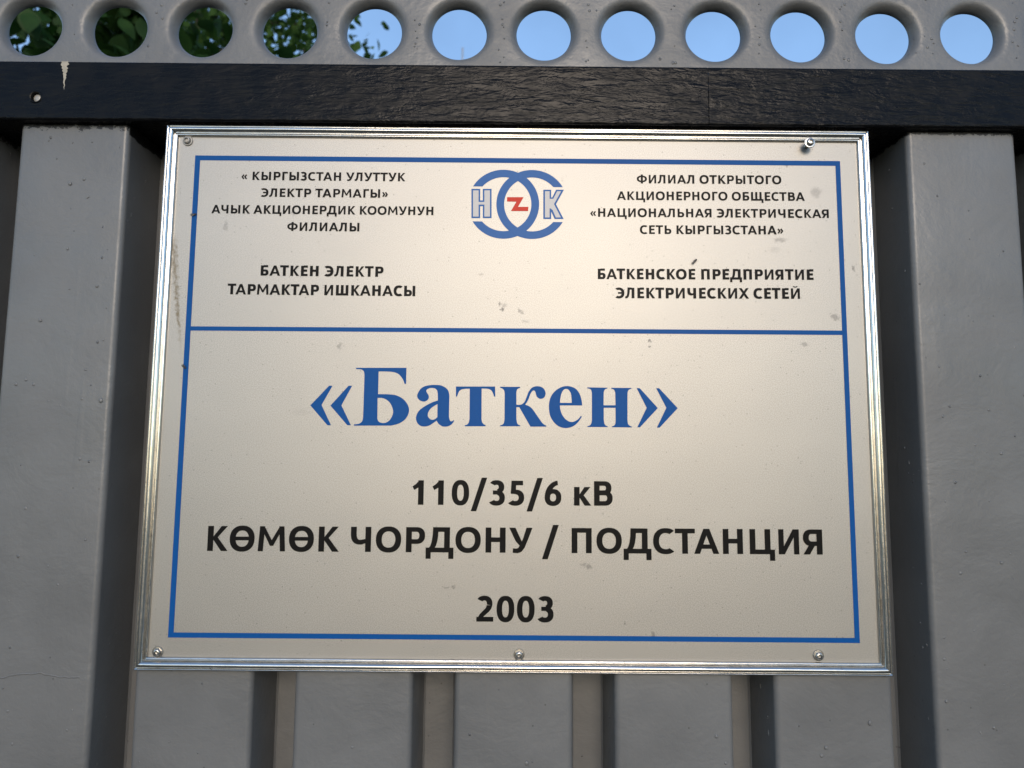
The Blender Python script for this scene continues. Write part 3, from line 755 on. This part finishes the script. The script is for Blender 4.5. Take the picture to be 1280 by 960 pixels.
# ------------------------------------------------------------------ insects resting on the sign
def fly(x, z, ang, ln, label):
    r_ = root('insect', (x, -.0006, SIGN_Z + z), label, 'insect', 'insects on the sign')
    r_.rotation_euler = (0, -ang, 0)
    b = MB(); n = 10
    b.loft([[(ln * (t - .5), -.0004 + .5 * w * math.sin(2 * PI * i / n), w * math.cos(2 * PI * i / n)) for i in range(n)] for t, w in ((0, .0001), (.12, .0005 * ln / .0045), (.45, .00075 * ln / .0045), (.62, .0008 * ln / .0045), (.72, .0005 * ln / .0045), (.82, .0006 * ln / .0045), (.95, .0004 * ln / .0045), (1, .0001))], True, True)
    for s in (-1, 1):
        for q in (.55, .66, .75):
            p = ln * (q - .5)
            b.tube([(p, -.0003, 0), (p + s * 0 + .0004 * (q - .66) * 10, -.0008, s * .0009), (p + .0006 * (q - .66) * 10, .0003, s * .0016)], [.00009, .00008, .00005], 5)
    b.build('body', M['fly'], r_, 60)
    w = MB()
    for s in (-1, 1):
        w.add([(ln * .15, -.0009, s * .0002), (-ln * .25, -.0010, s * .0011), (-ln * .62, -.0009, s * .0009), (-ln * .68, -.0009, s * .0004), (-ln * .3, -.0011, s * .0001)], [(0, 1, 2, 3, 4)])
    w.build('wing', M['wing'], r_)
fly(.1494, .1096, R(45), .0052, 'tiny black winged insect resting above the bold right-hand heading')
fly(-.2729, .1462, R(15), .0046, 'tiny dark insect on the left blue border beside the small lettering')
fly(-.2738, .0165, R(-50), .0040, 'tiny dark insect on the left blue border below the divider line')

# ------------------------------------------------------------------ trees and mast beyond the fence
def leaf_mat(name, c0, c1):
    t = NT(name); c = t.coord()
    info = t.new('ShaderNodeObjectInfo')
    col = t.mix(t.ramp(t.noise(c, 9, 2), .35, .65), c0, c1)
    m_ = t.done(col, .62, normal=t.bump(t.noise(c, 120, 2), .3, .002))
    t.b.inputs['Specular IOR Level'].default_value = .2
    tr = t.new('ShaderNodeBsdfTranslucent'); t.link(col, tr.inputs['Color'])
    mx = t.new('ShaderNodeMixShader'); mx.inputs[0].default_value = .30
    out = t.n['Material Output']
    t.link(t.b.outputs[0], mx.inputs[1]); t.link(tr.outputs[0], mx.inputs[2]); t.link(mx.outputs[0], out.inputs[0])
    return m_
def tree(loc, trunk_h, crown_c, crown_r, n_leaf, leaf_l, seed, label, leaf_m, trunk_r):
    rr = random.Random(seed)
    t = root('tree', loc, label, 'tree')
    tr = MB(); C0 = Vector(crown_c)
    top = C0 + Vector((0, 0, crown_r[2] * .7))
    pts = [Vector((0, 0, 0)).lerp(top, i / 8) + Vector((rr.uniform(-.03, .03), rr.uniform(-.03, .03), 0)) * (i > 0) for i in range(9)]
    tr.tube(pts, [trunk_r * (1 - .1 * i) for i in range(9)], 9)
    tips = []
    for k in range(22):
        f = rr.uniform(.42, .98); base = Vector((0, 0, 0)).lerp(top, f)
        while True:
            d = Vector((rr.uniform(-1, 1), rr.uniform(-1, 1), rr.uniform(-.7, 1)))
            if .3 < d.length < 1: break
        end = C0 + Vector((d.x * crown_r[0], d.y * crown_r[1], d.z * crown_r[2])) * .95
        mid = base.lerp(end, .5) + Vector((rr.uniform(-.1, .1), rr.uniform(-.1, .1), .08))
        tr.tube([base, mid, end], [trunk_r * .34 * (1.2 - f * .6), trunk_r * .2, .004], 6)
        tips.append((base, mid, end))
    tr.build('trunk', M['bark'], t, 60)
    lf = MB()
    prof_ = ((0, 0), (.16, .20), (.36, .30), (.58, .26), (.80, .13), (1, 0))
    cl = [Vector((rr.uniform(-1, 1), rr.uniform(-1, 1), rr.uniform(-1, 1))) for _ in range(70)]
    cl = [v.normalized() * rr.uniform(.25, 1) ** .6 for v in cl]
    for i in range(n_leaf):
        if rr.random() < .45:
            b, m_, e = rr.choice(tips); f = rr.uniform(.25, 1); p = b.lerp(m_, f * 2) if f < .5 else m_.lerp(e, f * 2 - 1)
            p = p + Vector((rr.gauss(0, 1), rr.gauss(0, 1), rr.gauss(0, 1))) * .09
        else:
            v = rr.choice(cl); p = C0 + Vector((v.x * crown_r[0], v.y * crown_r[1], v.z * crown_r[2])) + Vector((rr.gauss(0, 1), rr.gauss(0, 1), rr.gauss(0, 1))) * crown_r[0] * .13
        L = leaf_l * rr.uniform(.6, 1.15)
        d = Vector((rr.gauss(0, 1), rr.gauss(0, 1), rr.gauss(-.5, .7))).normalized()
        n_ = Vector((rr.gauss(0, .5), rr.gauss(0, .5), 1)); s = d.cross(n_).normalized(); n_ = s.cross(d)
        vs = []
        for q, w in prof_:
            dz = -.14 * q * q * L; c_ = p + d * q * L + n_ * dz
            vs += [c_ + s * w * L + n_ * .10 * w * L, c_, c_ - s * w * L + n_ * .10 * w * L]
        fs = []
        for k in range(len(prof_) - 1):
            fs += [(3 * k, 3 * k + 1, 3 * k + 4, 3 * k + 3), (3 * k + 1, 3 * k + 2, 3 * k + 5, 3 * k + 4)]
        lf.add(vs, fs)
    me = bpy.data.meshes.new('crown'); me.from_pydata(lf.v, [], lf.f)
    link('crown', me, leaf_m, t, 180)
    return t
lm1 = leaf_mat('dark_leaf', (.012, .040, .007), (.026, .066, .013))
lm2 = leaf_mat('green_leaf', (.032, .078, .014), (.065, .125, .028))
tree((-1.70, 2.45, 0), 2.6, (-.22, 0, 3.35), (.62, .62, .75), 2300, .115, 5, 'broad-leaved tree close behind the fence at the left, large dark leaves', lm1, .016)
tree((-2.41, 5.40, 0), 4.0, (-.05, 0, 4.90), (1.22, 1.1, 1.15), 6400, .098, 8, 'finer leaved green tree standing further behind, sky showing through its crown', lm2, .07)

mast = root('lightning_mast', (-2.42, 31.0, 0), 'thin pale lightning mast far beyond the fence against the blue sky', 'mast')
mb = MB(); mb.tube([(0, 0, 0), (0, 0, 8), (0, 0, 16.4)], [.16, .11, .075], 12); mb.build('pole', M['mast'], mast, 60)
mb = MB(); mb.tube([(0, 0, 16.4), (0, 0, 20.7)], [.055, .035], 10); mb.build('rod', M['mast'], mast, 60)
